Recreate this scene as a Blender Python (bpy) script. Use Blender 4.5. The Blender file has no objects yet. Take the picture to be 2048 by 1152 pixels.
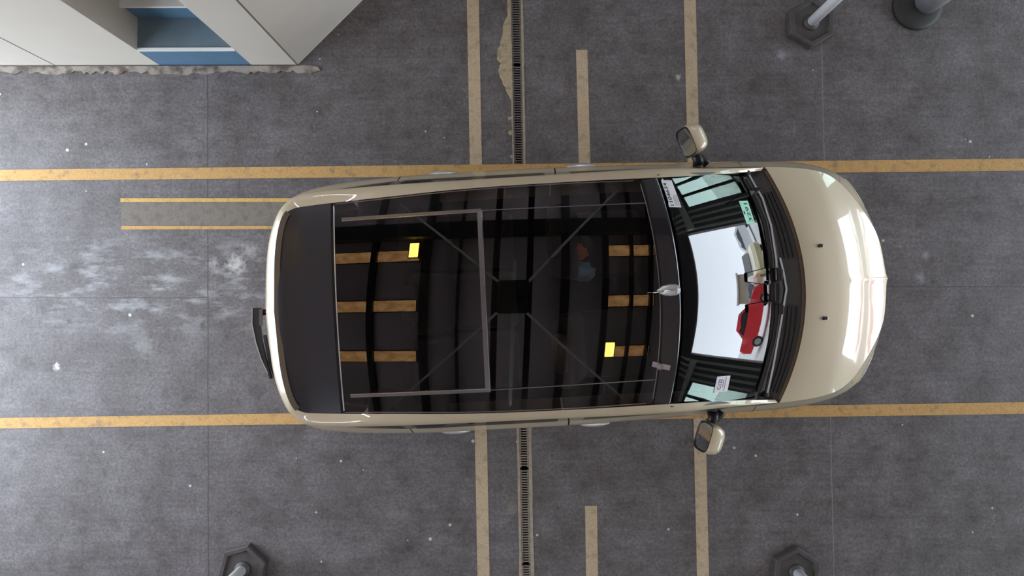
import bpy, bmesh, math, random
from mathutils import Vector, Matrix
from mathutils.bvhtree import BVHTree

random.seed(7)
S = bpy.context.scene
COL = S.collection

# ------------------------------------------------------------------ camera
CAM_H = 5.55
cam_d = bpy.data.cameras.new('camera')
cam_d.sensor_width = 36.0
cam_d.lens = 36.0 * 1344.0 / 2048.0
cam_d.clip_start = 0.02
cam_d.clip_end = 300
cam = bpy.data.objects.new('camera', cam_d)
COL.objects.link(cam)
cam.location = (0, 0, CAM_H)
cam.rotation_mode = 'QUATERNION'
# the lens hangs almost plumb: the nadir sits a little below the middle of the frame
cam.rotation_quaternion = Vector((11 / 1344, -22 / 1344, -1)).rotation_difference(Vector((0, 0, -1)))
S.camera = cam

# ------------------------------------------------------------------ view + world
S.view_settings.view_transform = 'Standard'
S.view_settings.look = 'None'
S.view_settings.gamma = 1.0
S.view_settings.use_curve_mapping = False
S.view_settings.exposure = 0.0
S.cycles.max_bounces = 8
S.cycles.diffuse_bounces = 4
S.cycles.glossy_bounces = 4
S.cycles.transparent_max_bounces = 10
S.cycles.caustics_reflective = False
S.cycles.caustics_refractive = False
S.cycles.sample_clamp_indirect = 6.0
S.cycles.use_denoising = True

W = bpy.data.worlds.new('overcast_sky')
S.world = W
W.use_nodes = True
_bg = W.node_tree.nodes['Background']
_bg.inputs[0].default_value = (0.80, 0.89, 1.0, 1)
_bg.inputs[1].default_value = 11.5

# hall: outer dimensions
X_REAR, X_FRONT = -6.0, 9.0
Y_SIDE = 7.5
Z_CEIL = 7.6
DOOR_R = (-2.6, 6.0, 3.7)      # rear opening y0, y1, height
DOOR_F = (-2.45, 3.05, 3.25)      # front opening


# ------------------------------------------------------------------ materials
def new_mat(name):
    m = bpy.data.materials.new(name)
    m.use_nodes = True
    nt = m.node_tree
    return m, nt, nt.nodes, nt.links


def pbr(name, col, rough=0.5, metal=0.0, coat=0.0, spec=0.5, noise=0.0, scale=20.0, emit=None, estr=0.0, bump=0.0):
    m, nt, N, L = new_mat(name)
    b = N['Principled BSDF']
    b.inputs['Base Color'].default_value = (*col, 1)
    b.inputs['Roughness'].default_value = rough
    b.inputs['Metallic'].default_value = metal
    b.inputs['Coat Weight'].default_value = coat
    b.inputs['Coat Roughness'].default_value = 0.03
    b.inputs['Specular IOR Level'].default_value = spec
    if noise > 0 or bump > 0:
        tc = N.new('ShaderNodeTexCoord')
        nz = N.new('ShaderNodeTexNoise')
        nz.inputs['Scale'].default_value = scale
        nz.inputs['Detail'].default_value = 6
        L.new(tc.outputs['Object'], nz.inputs['Vector'])
        if noise > 0:
            mx = N.new('ShaderNodeMix')
            mx.data_type = 'RGBA'
            mx.inputs['A'].default_value = (*[c * (1 - noise) for c in col], 1)
            mx.inputs['B'].default_value = (*[min(1, c * (1 + noise)) for c in col], 1)
            L.new(nz.outputs['Fac'], mx.inputs['Factor'])
            L.new(mx.outputs['Result'], b.inputs['Base Color'])
        if bump > 0:
            bp = N.new('ShaderNodeBump')
            bp.inputs['Strength'].default_value = bump
            bp.inputs['Distance'].default_value = 0.01
            L.new(nz.outputs['Fac'], bp.inputs['Height'])
            L.new(bp.outputs['Normal'], b.inputs['Normal'])
    if emit:
        b.inputs['Emission Color'].default_value = (*emit, 1)
        b.inputs['Emission Strength'].default_value = estr
    return m


def glass(name, tint, ior=1.5, rough=0.0, gloss=1.0):
    """thin pane: Fresnel mix of a mirror and a tinted see-through sheet"""
    m, nt, N, L = new_mat(name)
    N.remove(N['Principled BSDF'])
    out = N['Material Output']
    fr = N.new('ShaderNodeFresnel')
    fr.inputs['IOR'].default_value = ior
    tr = N.new('ShaderNodeBsdfTransparent')
    tr.inputs['Color'].default_value = (*tint, 1)
    gl = N.new('ShaderNodeBsdfGlossy')
    gl.inputs['Roughness'].default_value = rough
    gl.inputs['Color'].default_value = (gloss, gloss, gloss, 1)
    mx = N.new('ShaderNodeMixShader')
    L.new(fr.outputs[0], mx.inputs[0])
    L.new(tr.outputs[0], mx.inputs[1])
    L.new(gl.outputs[0], mx.inputs[2])
    L.new(mx.outputs[0], out.inputs['Surface'])
    return m


def paint_mat(name, col, wear_col, wear=0.5, scale=14.0, rough=0.75):
    """road paint with scuffed patches"""
    m, nt, N, L = new_mat(name)
    b = N['Principled BSDF']
    b.inputs['Roughness'].default_value = rough
    b.inputs['Specular IOR Level'].default_value = 0.25
    tc = N.new('ShaderNodeTexCoord')
    n1 = N.new('ShaderNodeTexNoise'); n1.inputs['Scale'].default_value = scale; n1.inputs['Detail'].default_value = 8
    n2 = N.new('ShaderNodeTexNoise'); n2.inputs['Scale'].default_value = 90; n2.inputs['Detail'].default_value = 3
    L.new(tc.outputs['Object'], n1.inputs['Vector']); L.new(tc.outputs['Object'], n2.inputs['Vector'])
    r = N.new('ShaderNodeValToRGB')
    r.color_ramp.elements[0].position = wear - 0.12; r.color_ramp.elements[0].color = (*wear_col, 1)
    r.color_ramp.elements[1].position = wear + 0.05; r.color_ramp.elements[1].color = (*col, 1)
    L.new(n1.outputs['Fac'], r.inputs['Fac'])
    mx = N.new('ShaderNodeMix'); mx.data_type = 'RGBA'; mx.blend_type = 'MULTIPLY'
    mx.inputs['Factor'].default_value = 0.55
    r2 = N.new('ShaderNodeValToRGB')
    r2.color_ramp.elements[0].position = 0.30; r2.color_ramp.elements[0].color = (0.55, 0.55, 0.55, 1)
    r2.color_ramp.elements[1].position = 0.6; r2.color_ramp.elements[1].color = (1, 1, 1, 1)
    L.new(n2.outputs['Fac'], r2.inputs['Fac'])
    L.new(r.outputs['Color'], mx.inputs['A']); L.new(r2.outputs['Color'], mx.inputs['B'])
    L.new(mx.outputs['Result'], b.inputs['Base Color'])
    return m


def floor_mat():
    """dark sealed concrete: mottling, drag streaks along the lane, white specks, pale scuffs, joints"""
    m, nt, N, L = new_mat('sealed_concrete')
    b = N['Principled BSDF']
    tc = N.new('ShaderNodeTexCoord')
    P = tc.outputs['Object']
    sep = N.new('ShaderNodeSeparateXYZ'); L.new(P, sep.inputs[0])

    def noise(scale, detail=6, stretch=None, rough=0.55):
        n = N.new('ShaderNodeTexNoise'); n.inputs['Scale'].default_value = scale
        n.inputs['Detail'].default_value = detail; n.inputs['Roughness'].default_value = rough
        if stretch:
            mp = N.new('ShaderNodeMapping'); mp.inputs['Scale'].default_value = stretch
            L.new(P, mp.inputs['Vector']); L.new(mp.outputs[0], n.inputs['Vector'])
        else:
            L.new(P, n.inputs['Vector'])
        return n.outputs['Fac']

    def ramp(fac, p0, c0, p1, c1):
        r = N.new('ShaderNodeValToRGB')
        r.color_ramp.elements[0].position = p0; r.color_ramp.elements[0].color = (*c0, 1)
        r.color_ramp.elements[1].position = p1; r.color_ramp.elements[1].color = (*c1, 1)
        L.new(fac, r.inputs['Fac'])
        return r.outputs['Color']

    def mix(a, bb, fac, mode='MIX'):
        x = N.new('ShaderNodeMix'); x.data_type = 'RGBA'; x.blend_type = mode
        for sock, v in (('A', a), ('B', bb), ('Factor', fac)):
            if isinstance(v, (int, float)):
                x.inputs[sock].default_value = v
            elif isinstance(v, tuple):
                x.inputs[sock].default_value = (*v, 1)
            else:
                L.new(v, x.inputs[sock])
        return x.outputs['Result']

    def math_(op, a, bb=None, c=None):
        x = N.new('ShaderNodeMath'); x.operation = op
        for i, v in enumerate((a, bb, c)):
            if v is None:
                continue
            if isinstance(v, (int, float)):
                x.inputs[i].default_value = v
            else:
                L.new(v, x.inputs[i])
        return x.outputs[0]

    base = ramp(noise(3.2, 10, None, 0.68), 0.33, (0.080, 0.069, 0.067), 0.70, (0.158, 0.144, 0.152))
    fine = ramp(noise(40, 7, None, 0.75), 0.34, (0.50, 0.49, 0.48), 0.66, (1.45, 1.45, 1.45))
    c = mix(base, fine, 0.8, 'MULTIPLY')
    fin2 = ramp(noise(130, 4, None, 0.7), 0.36, (0.62, 0.61, 0.60), 0.64, (1.38, 1.38, 1.38))
    c = mix(c, fin2, 0.7, 'MULTIPLY')
    blot = ramp(noise(8, 5), 0.34, (0.60, 0.54, 0.50), 0.46, (1, 1, 1))
    c = mix(c, blot, 0.5, 'MULTIPLY')
    # wheel-drag streaks along the lane
    st = ramp(noise(5, 6, (0.35, 5.0, 1)), 0.36, (0.84, 0.84, 0.84), 0.66, (1.14, 1.14, 1.15))
    c = mix(c, st, 0.6, 'MULTIPLY')
    # pale scuffed patch where cars stop, behind the rear bumper
    dx = math_('DIVIDE', math_('ADD', sep.outputs[0], 3.0), 1.7)
    dy = math_('DIVIDE', math_('SUBTRACT', sep.outputs[1], 0.12), 0.50)
    d2 = math_('ADD', math_('MULTIPLY', dx, dx), math_('MULTIPLY', dy, dy))
    zone = math_('MAXIMUM', math_('SUBTRACT', 1.0, d2), 0.0)
    sc = ramp(noise(6.5, 8, (0.55, 1.5, 1), 0.68), 0.50, (0, 0, 0), 0.70, (1, 1, 1))
    c = mix(c, (0.42, 0.42, 0.44), math_('MULTIPLY', math_('MULTIPLY', zone, sc), 0.75))
    # two powdery white dabs and one dark rubber spot
    def dab(x, y, r, col, amt, c):
        ax = math_('SUBTRACT', sep.outputs[0], x); ay = math_('SUBTRACT', sep.outputs[1], y)
        q = math_('SQRT', math_('ADD', math_('MULTIPLY', ax, ax), math_('MULTIPLY', ay, ay)))
        q = math_('ADD', q, math_('MULTIPLY', math_('SUBTRACT', noise(24, 7, None, 0.7), 0.5), r * 3.2))
        f = math_('MAXIMUM', math_('MINIMUM', math_('MULTIPLY', math_('SUBTRACT', r, q), 1.1 / r), 1.0), 0.0)
        return mix(c, col, math_('MULTIPLY', f, amt))
    c = dab(-2.34, 0.29, 0.10, (0.55, 0.54, 0.53), 0.75, c)
    c = dab(-2.22, 0.40, 0.08, (0.50, 0.49, 0.48), 0.45, c)
    c = dab(-2.52, 0.30, 0.05, (0.50, 0.49, 0.48), 0.45, c)
    c = dab(-3.09, -0.38, 0.12, (0.45, 0.45, 0.45), 0.25, c)
    c = dab(-3.82, -0.56, 0.035, (0.8, 0.8, 0.8), 0.9, c)
    c = dab(-2.61, -0.215, 0.035, (0.045, 0.04, 0.038), 0.8, c)
    c = dab(-3.72, -0.19, 0.035, (0.04, 0.04, 0.04), 0.8, c)
    c = dab(1.33, 1.835, 0.03, (0.55, 0.53, 0.50), 0.8, c)
    c = dab(3.32, 0.17, 0.06, (0.42, 0.44, 0.48), 0.35, c)
    c = dab(3.36, 0.36, 0.04, (0.42, 0.44, 0.48), 0.35, c)
    c = dab(2.18, 2.02, 0.06, (0.42, 0.43, 0.48), 0.4, c)
    # white specks
    vo = N.new('ShaderNodeTexVoronoi'); vo.inputs['Scale'].default_value = 5.6
    vo.inputs['Randomness'].default_value = 1.0
    L.new(P, vo.inputs['Vector'])
    sx = N.new('ShaderNodeSeparateXYZ'); L.new(vo.outputs['Color'], sx.inputs[0])
    rad = math_('MULTIPLY', math_('MAXIMUM', math_('SUBTRACT', sx.outputs[0], 0.36), 0.0), 0.125)
    speck = math_('LESS_THAN', vo.outputs['Distance'], rad)
    c = mix(c, (0.62, 0.62, 0.60), math_('MULTIPLY', speck, 0.75))
    # saw-cut joints: across the lane at two places, and down the middle of both ends
    def line(val, w):
        return math_('LESS_THAN', math_('ABSOLUTE', val), w)
    wob = math_('MULTIPLY', math_('SUBTRACT', noise(6, 4), 0.5), 0.012)
    j1 = line(math_('ADD', math_('ADD', sep.outputs[0], math_('MULTIPLY', sep.outputs[1], 0.0092)), math_('ADD', 2.566, wob)), 0.006)
    j2 = line(math_('ADD', math_('SUBTRACT', math_('ADD', sep.outputs[0], math_('MULTIPLY', sep.outputs[1], 0.0158)), 2.551), wob), 0.0045)
    j3 = math_('MULTIPLY', line(math_('ADD', math_('SUBTRACT', sep.outputs[1], 0.010), wob), 0.005),
               math_('LESS_THAN', sep.outputs[0], -2.56))
    j4 = math_('MULTIPLY', line(math_('ADD', math_('SUBTRACT', sep.outputs[1], 0.101), wob), 0.005),
               math_('GREATER_THAN', sep.outputs[0], 2.55))
    c = mix(c, (0.05, 0.048, 0.045), math_('MULTIPLY', math_('MAXIMUM', j1, math_('MAXIMUM', j3, j4)), 0.7))
    c = mix(c, (0.26, 0.24, 0.21), math_('MULTIPLY', j2, math_('MULTIPLY', noise(11, 3), 0.9)))
    L.new(c, b.inputs['Base Color'])
    b.inputs['Roughness'].default_value = 0.55
    b.inputs['Specular IOR Level'].default_value = 0.45
    bp = N.new('ShaderNodeBump'); bp.inputs['Strength'].default_value = 0.25; bp.inputs['Distance'].default_value = 0.004
    L.new(noise(60, 6), bp.inputs['Height']); L.new(bp.outputs[0], b.inputs['Normal'])
    return m


M = {}
M['floor'] = floor_mat()
M['beige'] = pbr('champagne_paint', (0.58, 0.48, 0.335), 0.42, 0.12, 1.0)
M['black_gloss'] = pbr('black_gloss', (0.012, 0.011, 0.014), 0.22, 0.0, 1.0)
M['cowl'] = pbr('cowl_plastic', (0.055, 0.050, 0.050), 0.6, noise=0.2, scale=60)
M['spoiler'] = pbr('spoiler_black', (0.022, 0.021, 0.026), 0.32)
M['highlight_grey'] = pbr('highlight_grey', (0.55, 0.56, 0.60), 0.4)  # pale colour for the painted highlight on the wiper arms
M['black_plastic'] = pbr('black_plastic', (0.016, 0.016, 0.018), 0.45, noise=0.3, scale=60)
M['rubber'] = pbr('rubber', (0.02, 0.019, 0.018), 0.65)
M['roof_glass'] = glass('roof_glass', (0.66, 0.63, 0.62), 1.8)
M['windscreen'] = glass('windscreen_glass', (0.72, 0.80, 0.76), 1.62)
M['side_glass'] = glass('privacy_glass', (0.08, 0.08, 0.08), 1.4, 0.0, 0.4)
M['chrome'] = pbr('chrome', (0.8, 0.8, 0.8), 0.12, 1.0)
M['silver'] = pbr('silver_paint', (0.62, 0.62, 0.63), 0.3, 0.6, 0.5)
M['grey_trim'] = pbr('grey_trim', (0.20, 0.19, 0.20), 0.35, 0.7)
M['mirror'] = pbr('mirror_glass', (0.85, 0.86, 0.86), 0.02, 1.0)
M['upholstery'] = pbr('upholstery', (0.022, 0.020, 0.021), 0.9, noise=0.3, scale=40)
M['cabin'] = pbr('cabin_plastic', (0.006, 0.006, 0.007), 0.85, spec=0.1)
M['reflect_brown'] = pbr('brown_reflection', (0.10, 0.07, 0.045), 0.5)  # brown reflections along two edges, put into a colour
M['grate_worn'] = pbr('worn_grate', (0.26, 0.22, 0.185), 0.65, 0.2, noise=0.45, scale=35)
M['headrest'] = pbr('headrest_cover', (0.16, 0.15, 0.14), 0.9)
M['orange_cloth'] = pbr('orange_cloth', (0.85, 0.16, 0.05), 0.9, noise=0.3, scale=18)
M['blue_cloth'] = pbr('blue_cloth', (0.20, 0.42, 0.62), 0.9, noise=0.3, scale=18)
M['lens'] = pbr('lamp_lens', (0.75, 0.76, 0.78), 0.1, 0.0, 1.0)
M['red_lens'] = pbr('red_lens', (0.45, 0.01, 0.01), 0.15, 0.0, 1.0)
M['alloy'] = pbr('alloy', (0.45, 0.45, 0.46), 0.35, 1.0)
M['sticker'] = pbr('sticker_paper', (0.72, 0.71, 0.76), 0.7)
M['sticker_green'] = pbr('green_sticker', (0.42, 0.80, 0.62), 0.7, noise=0.12, scale=60)
M['ink'] = pbr('ink', (0.03, 0.03, 0.035), 0.7)
M['ink_grey'] = pbr('faded_ink', (0.24, 0.23, 0.27), 0.7)
M['ink_green'] = pbr('dark_green_ink', (0.02, 0.12, 0.09), 0.7)
M['orange_line'] = paint_mat('amber_line_paint', (0.55, 0.335, 0.13), (0.36, 0.235, 0.12), 0.42)
M['beige_line'] = paint_mat('beige_line_paint', (0.52, 0.405, 0.275), (0.40, 0.31, 0.21), 0.42)
M['yellow_line'] = paint_mat('yellow_line_paint', (0.62, 0.40, 0.13), (0.45, 0.30, 0.12), 0.40)
M['faded'] = paint_mat('faded_fill_paint', (0.205, 0.178, 0.152), (0.16, 0.145, 0.13), 0.48)
M['spill'] = paint_mat('dried_cement', (0.44, 0.35, 0.225), (0.31, 0.25, 0.165), 0.45, 22)
M['grate'] = pbr('galvanised_grate', (0.14, 0.125, 0.115), 0.6, 0.3, noise=0.5, scale=35)
M['grate_edge'] = pbr('rusty_angle_iron', (0.34, 0.28, 0.215), 0.7, 0.1, noise=0.5, scale=25)
M['trench'] = pbr('trench_black', (0.008, 0.008, 0.008), 0.9)
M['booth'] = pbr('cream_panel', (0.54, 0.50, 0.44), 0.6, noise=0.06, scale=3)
M['booth_lit_corner'] = pbr('cream_panel_lit', (0.74, 0.69, 0.63), 0.6, noise=0.06, scale=3)  # booth cream made paler: the light on the corner face is in the colour
M['booth_joint'] = pbr('panel_joint', (0.12, 0.10, 0.08), 0.8)
M['blue_panel'] = pbr('blue_panel', (0.085, 0.175, 0.27), 0.5, noise=0.15, scale=8)
M['blue_sill'] = pbr('blue_sill', (0.13, 0.18, 0.22), 0.45, noise=0.35, scale=5)
M['white_trim'] = pbr('white_trim', (0.72, 0.72, 0.70), 0.5)
M['plinth'] = paint_mat('dusty_kerb', (0.34, 0.30, 0.26), (0.13, 0.105, 0.09), 0.50, 9.0, 0.85)
M['pole'] = pbr('white_pole', (0.93, 0.93, 0.95), 0.35, noise=0.05)
M['base'] = pbr('hexagon_base', (0.058, 0.050, 0.048), 0.6, noise=0.4, scale=20)
M['wall'] = pbr('hall_wall', (0.20, 0.19, 0.18), 0.85, noise=0.15, scale=2)
M['ceiling'] = pbr('ceiling_sheet', (0.62, 0.52, 0.53), 0.8)
M['wall_rib'] = pbr('ribbed_sheet', (0.76, 0.79, 0.74), 0.6)
M['panel_glow'] = pbr('panel_glow', (0.2, 0.12, 0.05), 0.6, emit=(1.0, 0.52, 0.20), estr=1.5)
_nt = M['panel_glow'].node_tree
_tc = _nt.nodes.new('ShaderNodeTexCoord'); _nz = _nt.nodes.new('ShaderNodeTexNoise'); _nz.inputs['Scale'].default_value = 5; _nz.inputs['Detail'].default_value = 7
_rp = _nt.nodes.new('ShaderNodeValToRGB')
_rp.color_ramp.elements[0].position = 0.36; _rp.color_ramp.elements[0].color = (0.55, 0.26, 0.09, 1)
_rp.color_ramp.elements[1].position = 0.62; _rp.color_ramp.elements[1].color = (1.0, 0.56, 0.23, 1)
_nt.links.new(_tc.outputs['Object'], _nz.inputs['Vector']); _nt.links.new(_nz.outputs['Fac'], _rp.inputs['Fac'])
_nt.links.new(_rp.outputs['Color'], _nt.nodes['Principled BSDF'].inputs['Emission Color'])
M['flood_glow'] = pbr('flood_glow', (0.8, 0.7, 0.4), 0.6, emit=(1.0, 0.68, 0.10), estr=26.0)
M['fill_glow'] = pbr('fill_glow', (0.8, 0.8, 0.8), 0.6, emit=(0.90, 0.93, 1.0), estr=90.0)
M['rig'] = pbr('rig_housing', (0.03, 0.04, 0.035), 0.6)
M['steel'] = pbr('dark_steel', (0.02, 0.02, 0.02), 0.6)
M['pipe'] = pbr('pale_pipe', (0.8, 0.8, 0.84), 0.5)
M['panel_glow'].node_tree.nodes['Principled BSDF'].inputs['Emission Strength'].default_value = 1.9
M['cable'] = pbr('white_cable', (0.9, 0.88, 0.9), 0.6)


# ------------------------------------------------------------------ object helpers
def mesh_obj(name, verts, faces, mat, parent=None, smooth=False):
    me = bpy.data.meshes.new(name)
    me.from_pydata([tuple(v) for v in verts], [], faces)
    me.validate()
    me.update()
    o = bpy.data.objects.new(name, me)
    me.materials.append(mat)
    if smooth:
        me.polygons.foreach_set('use_smooth', [True] * len(me.polygons))
    COL.objects.link(o)
    if parent:
        o.parent = parent
    return o


def bm_obj(name, bm, mat, parent=None, smooth=False):
    me = bpy.data.meshes.new(name)
    bmesh.ops.recalc_face_normals(bm, faces=bm.faces)
    bm.to_mesh(me)
    bm.free()
    o = bpy.data.objects.new(name, me)
    me.materials.append(mat)
    if smooth:
        me.polygons.foreach_set('use_smooth', [True] * len(me.polygons))
    COL.objects.link(o)
    if parent:
        o.parent = parent
    return o


def tag(o, label, cat, group=None):
    o['label'] = label
    o['category'] = cat
    if group:
        o['group'] = group
    return o


def struct(o):
    o['kind'] = 'structure'
    return o


def empty(name, loc, rz=0.0, label=None, cat=None, group=None):
    o = bpy.data.objects.new(name, None)
    COL.objects.link(o)
    o.location = loc
    o.rotation_euler = (0, 0, rz)
    if label:
        tag(o, label, cat, group)
    return o


def copy_tree(o, parent=None):
    c = o.copy()
    COL.objects.link(c)
    if parent:
        c.parent = parent
    for ch in list(o.children):
        copy_tree(ch, c)
    return c


def add_box(bm, lo, hi, mtx=None):
    vs = []
    for z in (lo[2], hi[2]):
        for x, y in ((lo[0], lo[1]), (hi[0], lo[1]), (hi[0], hi[1]), (lo[0], hi[1])):
            p = Vector((x, y, z))
            vs.append(bm.verts.new(mtx @ p if mtx else p))
    for f in ((3, 2, 1, 0), (4, 5, 6, 7), (0, 1, 5, 4), (1, 2, 6, 5), (2, 3, 7, 6), (3, 0, 4, 7)):
        bm.faces.new([vs[i] for i in f])


def add_prism(bm, poly, z0, z1):
    a = [bm.verts.new((x, y, z0)) for x, y in poly]
    b = [bm.verts.new((x, y, z1)) for x, y in poly]
    n = len(poly)
    bm.faces.new(b)
    bm.faces.new(a[::-1])
    for i in range(n):
        j = (i + 1) % n
        bm.faces.new((a[i], a[j], b[j], b[i]))


def add_tube(bm, pts, rad, seg=10, cap=True):
    """round tube along a polyline; rad a number or a list"""
    pts = [Vector(p) for p in pts]
    rs = rad if isinstance(rad, (list, tuple)) else [rad] * len(pts)
    rings = []
    up = Vector((0, 0, 1))
    for i, p in enumerate(pts):
        t = (pts[min(i + 1, len(pts) - 1)] - pts[max(i - 1, 0)]).normalized()
        a = t.cross(up)
        if a.length < 1e-3:
            a = t.cross(Vector((1, 0, 0)))
        a.normalize()
        b = a.cross(t).normalized()
        rings.append([bm.verts.new(p + (a * math.cos(2 * math.pi * k / seg) + b * math.sin(2 * math.pi * k / seg)) * rs[i]) for k in range(seg)])
    for r0, r1 in zip(rings, rings[1:]):
        for k in range(seg):
            bm.faces.new((r0[k], r0[(k + 1) % seg], r1[(k + 1) % seg], r1[k]))
    if cap:
        bm.faces.new(rings[0][::-1])
        bm.faces.new(rings[-1])


def add_bar(bm, pts, w, h):
    """flat bar (rectangular section) along a polyline, w sideways, h upward; w may be a list"""
    pts = [Vector(p) for p in pts]
    ws = w if isinstance(w, (list, tuple)) else [w] * len(pts)
    rings = []
    for i, p in enumerate(pts):
        t = (pts[min(i + 1, len(pts) - 1)] - pts[max(i - 1, 0)])
        a = Vector((-t.y, t.x, 0))
        if a.length < 1e-6:
            a = Vector((0, 1, 0))
        a.normalize()
        u = Vector((0, 0, 1))
        rings.append([bm.verts.new(p + a * ws[i] * sx / 2 + u * h * sz) for sx, sz in ((-1, 0), (1, 0), (1, 1), (-1, 1))])
    for r0, r1 in zip(rings, rings[1:]):
        for k in range(4):
            bm.faces.new((r0[k], r0[(k + 1) % 4], r1[(k + 1) % 4], r1[k]))
    bm.faces.new(rings[0][::-1])
    bm.faces.new(rings[-1])


def add_lathe(bm, prof, seg=24, mtx=None):
    rings = []
    for r, z in prof:
        rings.append([bm.verts.new((mtx or Matrix()) @ Vector((r * math.cos(2 * math.pi * k / seg), r * math.sin(2 * math.pi * k / seg), z))) for k in range(seg)])
    for r0, r1 in zip(rings, rings[1:]):
        for k in range(seg):
            bm.faces.new((r0[k], r0[(k + 1) % seg], r1[(k + 1) % seg], r1[k]))
    bm.faces.new(rings[0][::-1])
    bm.faces.new(rings[-1])


def rbox(name, c, s, r, mat, parent=None, mtx=None, seg=3):
    bm = bmesh.new()
    bmesh.ops.create_cube(bm, size=1.0)
    bmesh.ops.scale(bm, vec=s, verts=bm.verts)
    bmesh.ops.bevel(bm, geom=list(bm.edges), offset=r, segments=seg, profile=0.5, affect='EDGES')
    if mtx:
        bmesh.ops.transform(bm, matrix=mtx, verts=bm.verts)
    bmesh.ops.translate(bm, vec=c, verts=bm.verts)
    return bm_obj(name, bm, mat, parent, True)


def solid(o, t, off=-1.0):
    md = o.modifiers.new('thickness', 'SOLIDIFY')
    md.thickness = t
    md.offset = off
    return o


def crom(ctrl, s):
    """Catmull-Rom through evenly numbered control tuples"""
    n = len(ctrl)
    s = max(0.0, min(n - 1.0, s))
    i = min(int(s), n - 2)
    t = s - i
    p1, p2 = ctrl[i], ctrl[i + 1]
    p0 = ctrl[i - 1] if i > 0 else tuple(2 * a - b for a, b in zip(p1, p2))
    p3 = ctrl[i + 2] if i + 2 < n else tuple(2 * b - a for a, b in zip(p1, p2))
    return tuple(0.5 * (2 * b + (c - a) * t + (2 * a - 5 * b + 4 * c - d) * t * t + (3 * b - a - 3 * c + d) * t ** 3)
                 for a, b, c, d in zip(p0, p1, p2, p3))


def grid_obj(name, rows, mat, parent=None, flip=False):
    n, m = len(rows), len(rows[0])
    v = [p for r in rows for p in r]
    f = []
    for i in range(n - 1):
        for j in range(m - 1):
            q = (i * m + j, i * m + j + 1, (i + 1) * m + j + 1, (i + 1) * m + j)
            f.append(q[::-1] if flip else q)
    return mesh_obj(name, v, f, mat, parent, True)

# ------------------------------------------------------------------ the car (built in its own frame: x forward, y left)
car = empty('car', (0.613, 0.037, 0), math.radians(3.1),
            'champagne people carrier with black glass roof, standing over the drain', 'car')

LB0 = [(-2.30, 0, .22), (-2.27, .38, .22), (-2.20, .62, .22), (-2.06, .74, .22), (-1.86, .78, .20), (-1.40, .80, .19), (-.90, .80, .19), (-.30, .80, .19),
       (.30, .80, .19), (.75, .80, .19), (1.10, .79, .19), (1.42, .78, .20), (1.66, .73, .20), (1.80, .60, .20), (1.93, .34, .20), (1.98, 0, .20)]
LB1 = [(-2.42, 0, .42), (-2.39, .40, .42), (-2.31, .66, .42), (-2.19, .805, .40), (-1.92, .865, .38), (-1.40, .875, .36), (-.90, .87, .34), (-.30, .87, .33),
       (.30, .865, .33), (.75, .865, .34), (1.10, .868, .36), (1.42, .865, .38), (1.70, .80, .40), (1.86, .67, .40), (2.00, .38, .40), (2.055, 0, .40)]
LB2 = [(-2.43, 0, .64), (-2.40, .39, .64), (-2.31, .66, .64), (-2.19, .81, .64), (-1.92, .868, .64), (-1.40, .888, .64), (-.90, .89, .63), (-.30, .888, .62),
       (.30, .880, .62), (.75, .874, .62), (1.10, .872, .62), (1.42, .866, .62), (1.70, .805, .60), (1.865, .675, .58), (2.00, .39, .56), (2.062, 0, .55)]
LB3 = [(-2.39, 0, .84), (-2.36, .38, .84), (-2.28, .63, .85), (-2.16, .785, .86), (-1.90, .860, .87), (-1.40, .893, .88), (-.90, .898, .88), (-.30, .898, .87),
       (.30, .885, .86), (.75, .872, .86), (1.10, .866, .86), (1.42, .850, .80), (1.68, .785, .745), (1.84, .660, .71), (1.985, .38, .675), (2.045, 0, .66)]
LB4 = [(-2.28, 0, 1.06), (-2.25, .36, 1.06), (-2.18, .59, 1.06), (-2.07, .725, 1.06), (-1.86, .785, 1.06), (-1.40, .830, 1.05), (-.90, .838, 1.03), (-.30, .838, 1.02),
       (.30, .829, 1.01), (.75, .810, 1.02), (1.08, .790, 1.05), (1.40, .770, .985), (1.60, .715, .915), (1.77, .57, .85), (1.935, .31, .812), (1.99, 0, .80)]
LC1 = [(-2.150, 0, 1.46), (-2.122, .36, 1.46), (-2.065, .56, 1.45), (-1.985, .665, 1.45), (-1.85, .712, 1.455), (-1.40, .722, 1.465), (-.90, .728, 1.47), (-.30, .731, 1.475),
       (.25, .738, 1.455), (.64, .770, 1.215), (1.075, .786, 1.055)]
LC2 = [(-2.120, 0, 1.535), (-2.095, .35, 1.535), (-2.045, .55, 1.525), (-1.972, .650, 1.52), (-1.84, .695, 1.525), (-1.40, .716, 1.535), (-.90, .723, 1.540), (-.30, .726, 1.540),
       (.25, .731, 1.52), (.64, .760, 1.275), (1.07, .782, 1.068)]
LC3 = [(-2.058, 0, 1.578), (-2.038, .34, 1.575), (-1.998, .535, 1.565), (-1.940, .600, 1.553), (-1.82, .622, 1.542), (-1.40, .642, 1.568), (-.90, .664, 1.584), (-.30, .672, 1.582),
       (.25, .672, 1.560), (.651, .714, 1.299), (1.06, .765, 1.055)]
BOW = [(0,), (0,), (0,), (0,), (0,), (0,), (0,), (.02,), (.085,), (.125,), (.205,)]
CROWN = [(0,), (.012,), (.028,), (.040,), (.055,), (.058,), (.064,), (.064,), (.048,), (.043,), (.040,)]
HBOW = [(.20,), (.130,), (.105,), (.055,), (.015,), (0,)]
HCROWN = [(.055,), (.062,), (.058,), (.042,), (.014,), (0,)]


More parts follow.
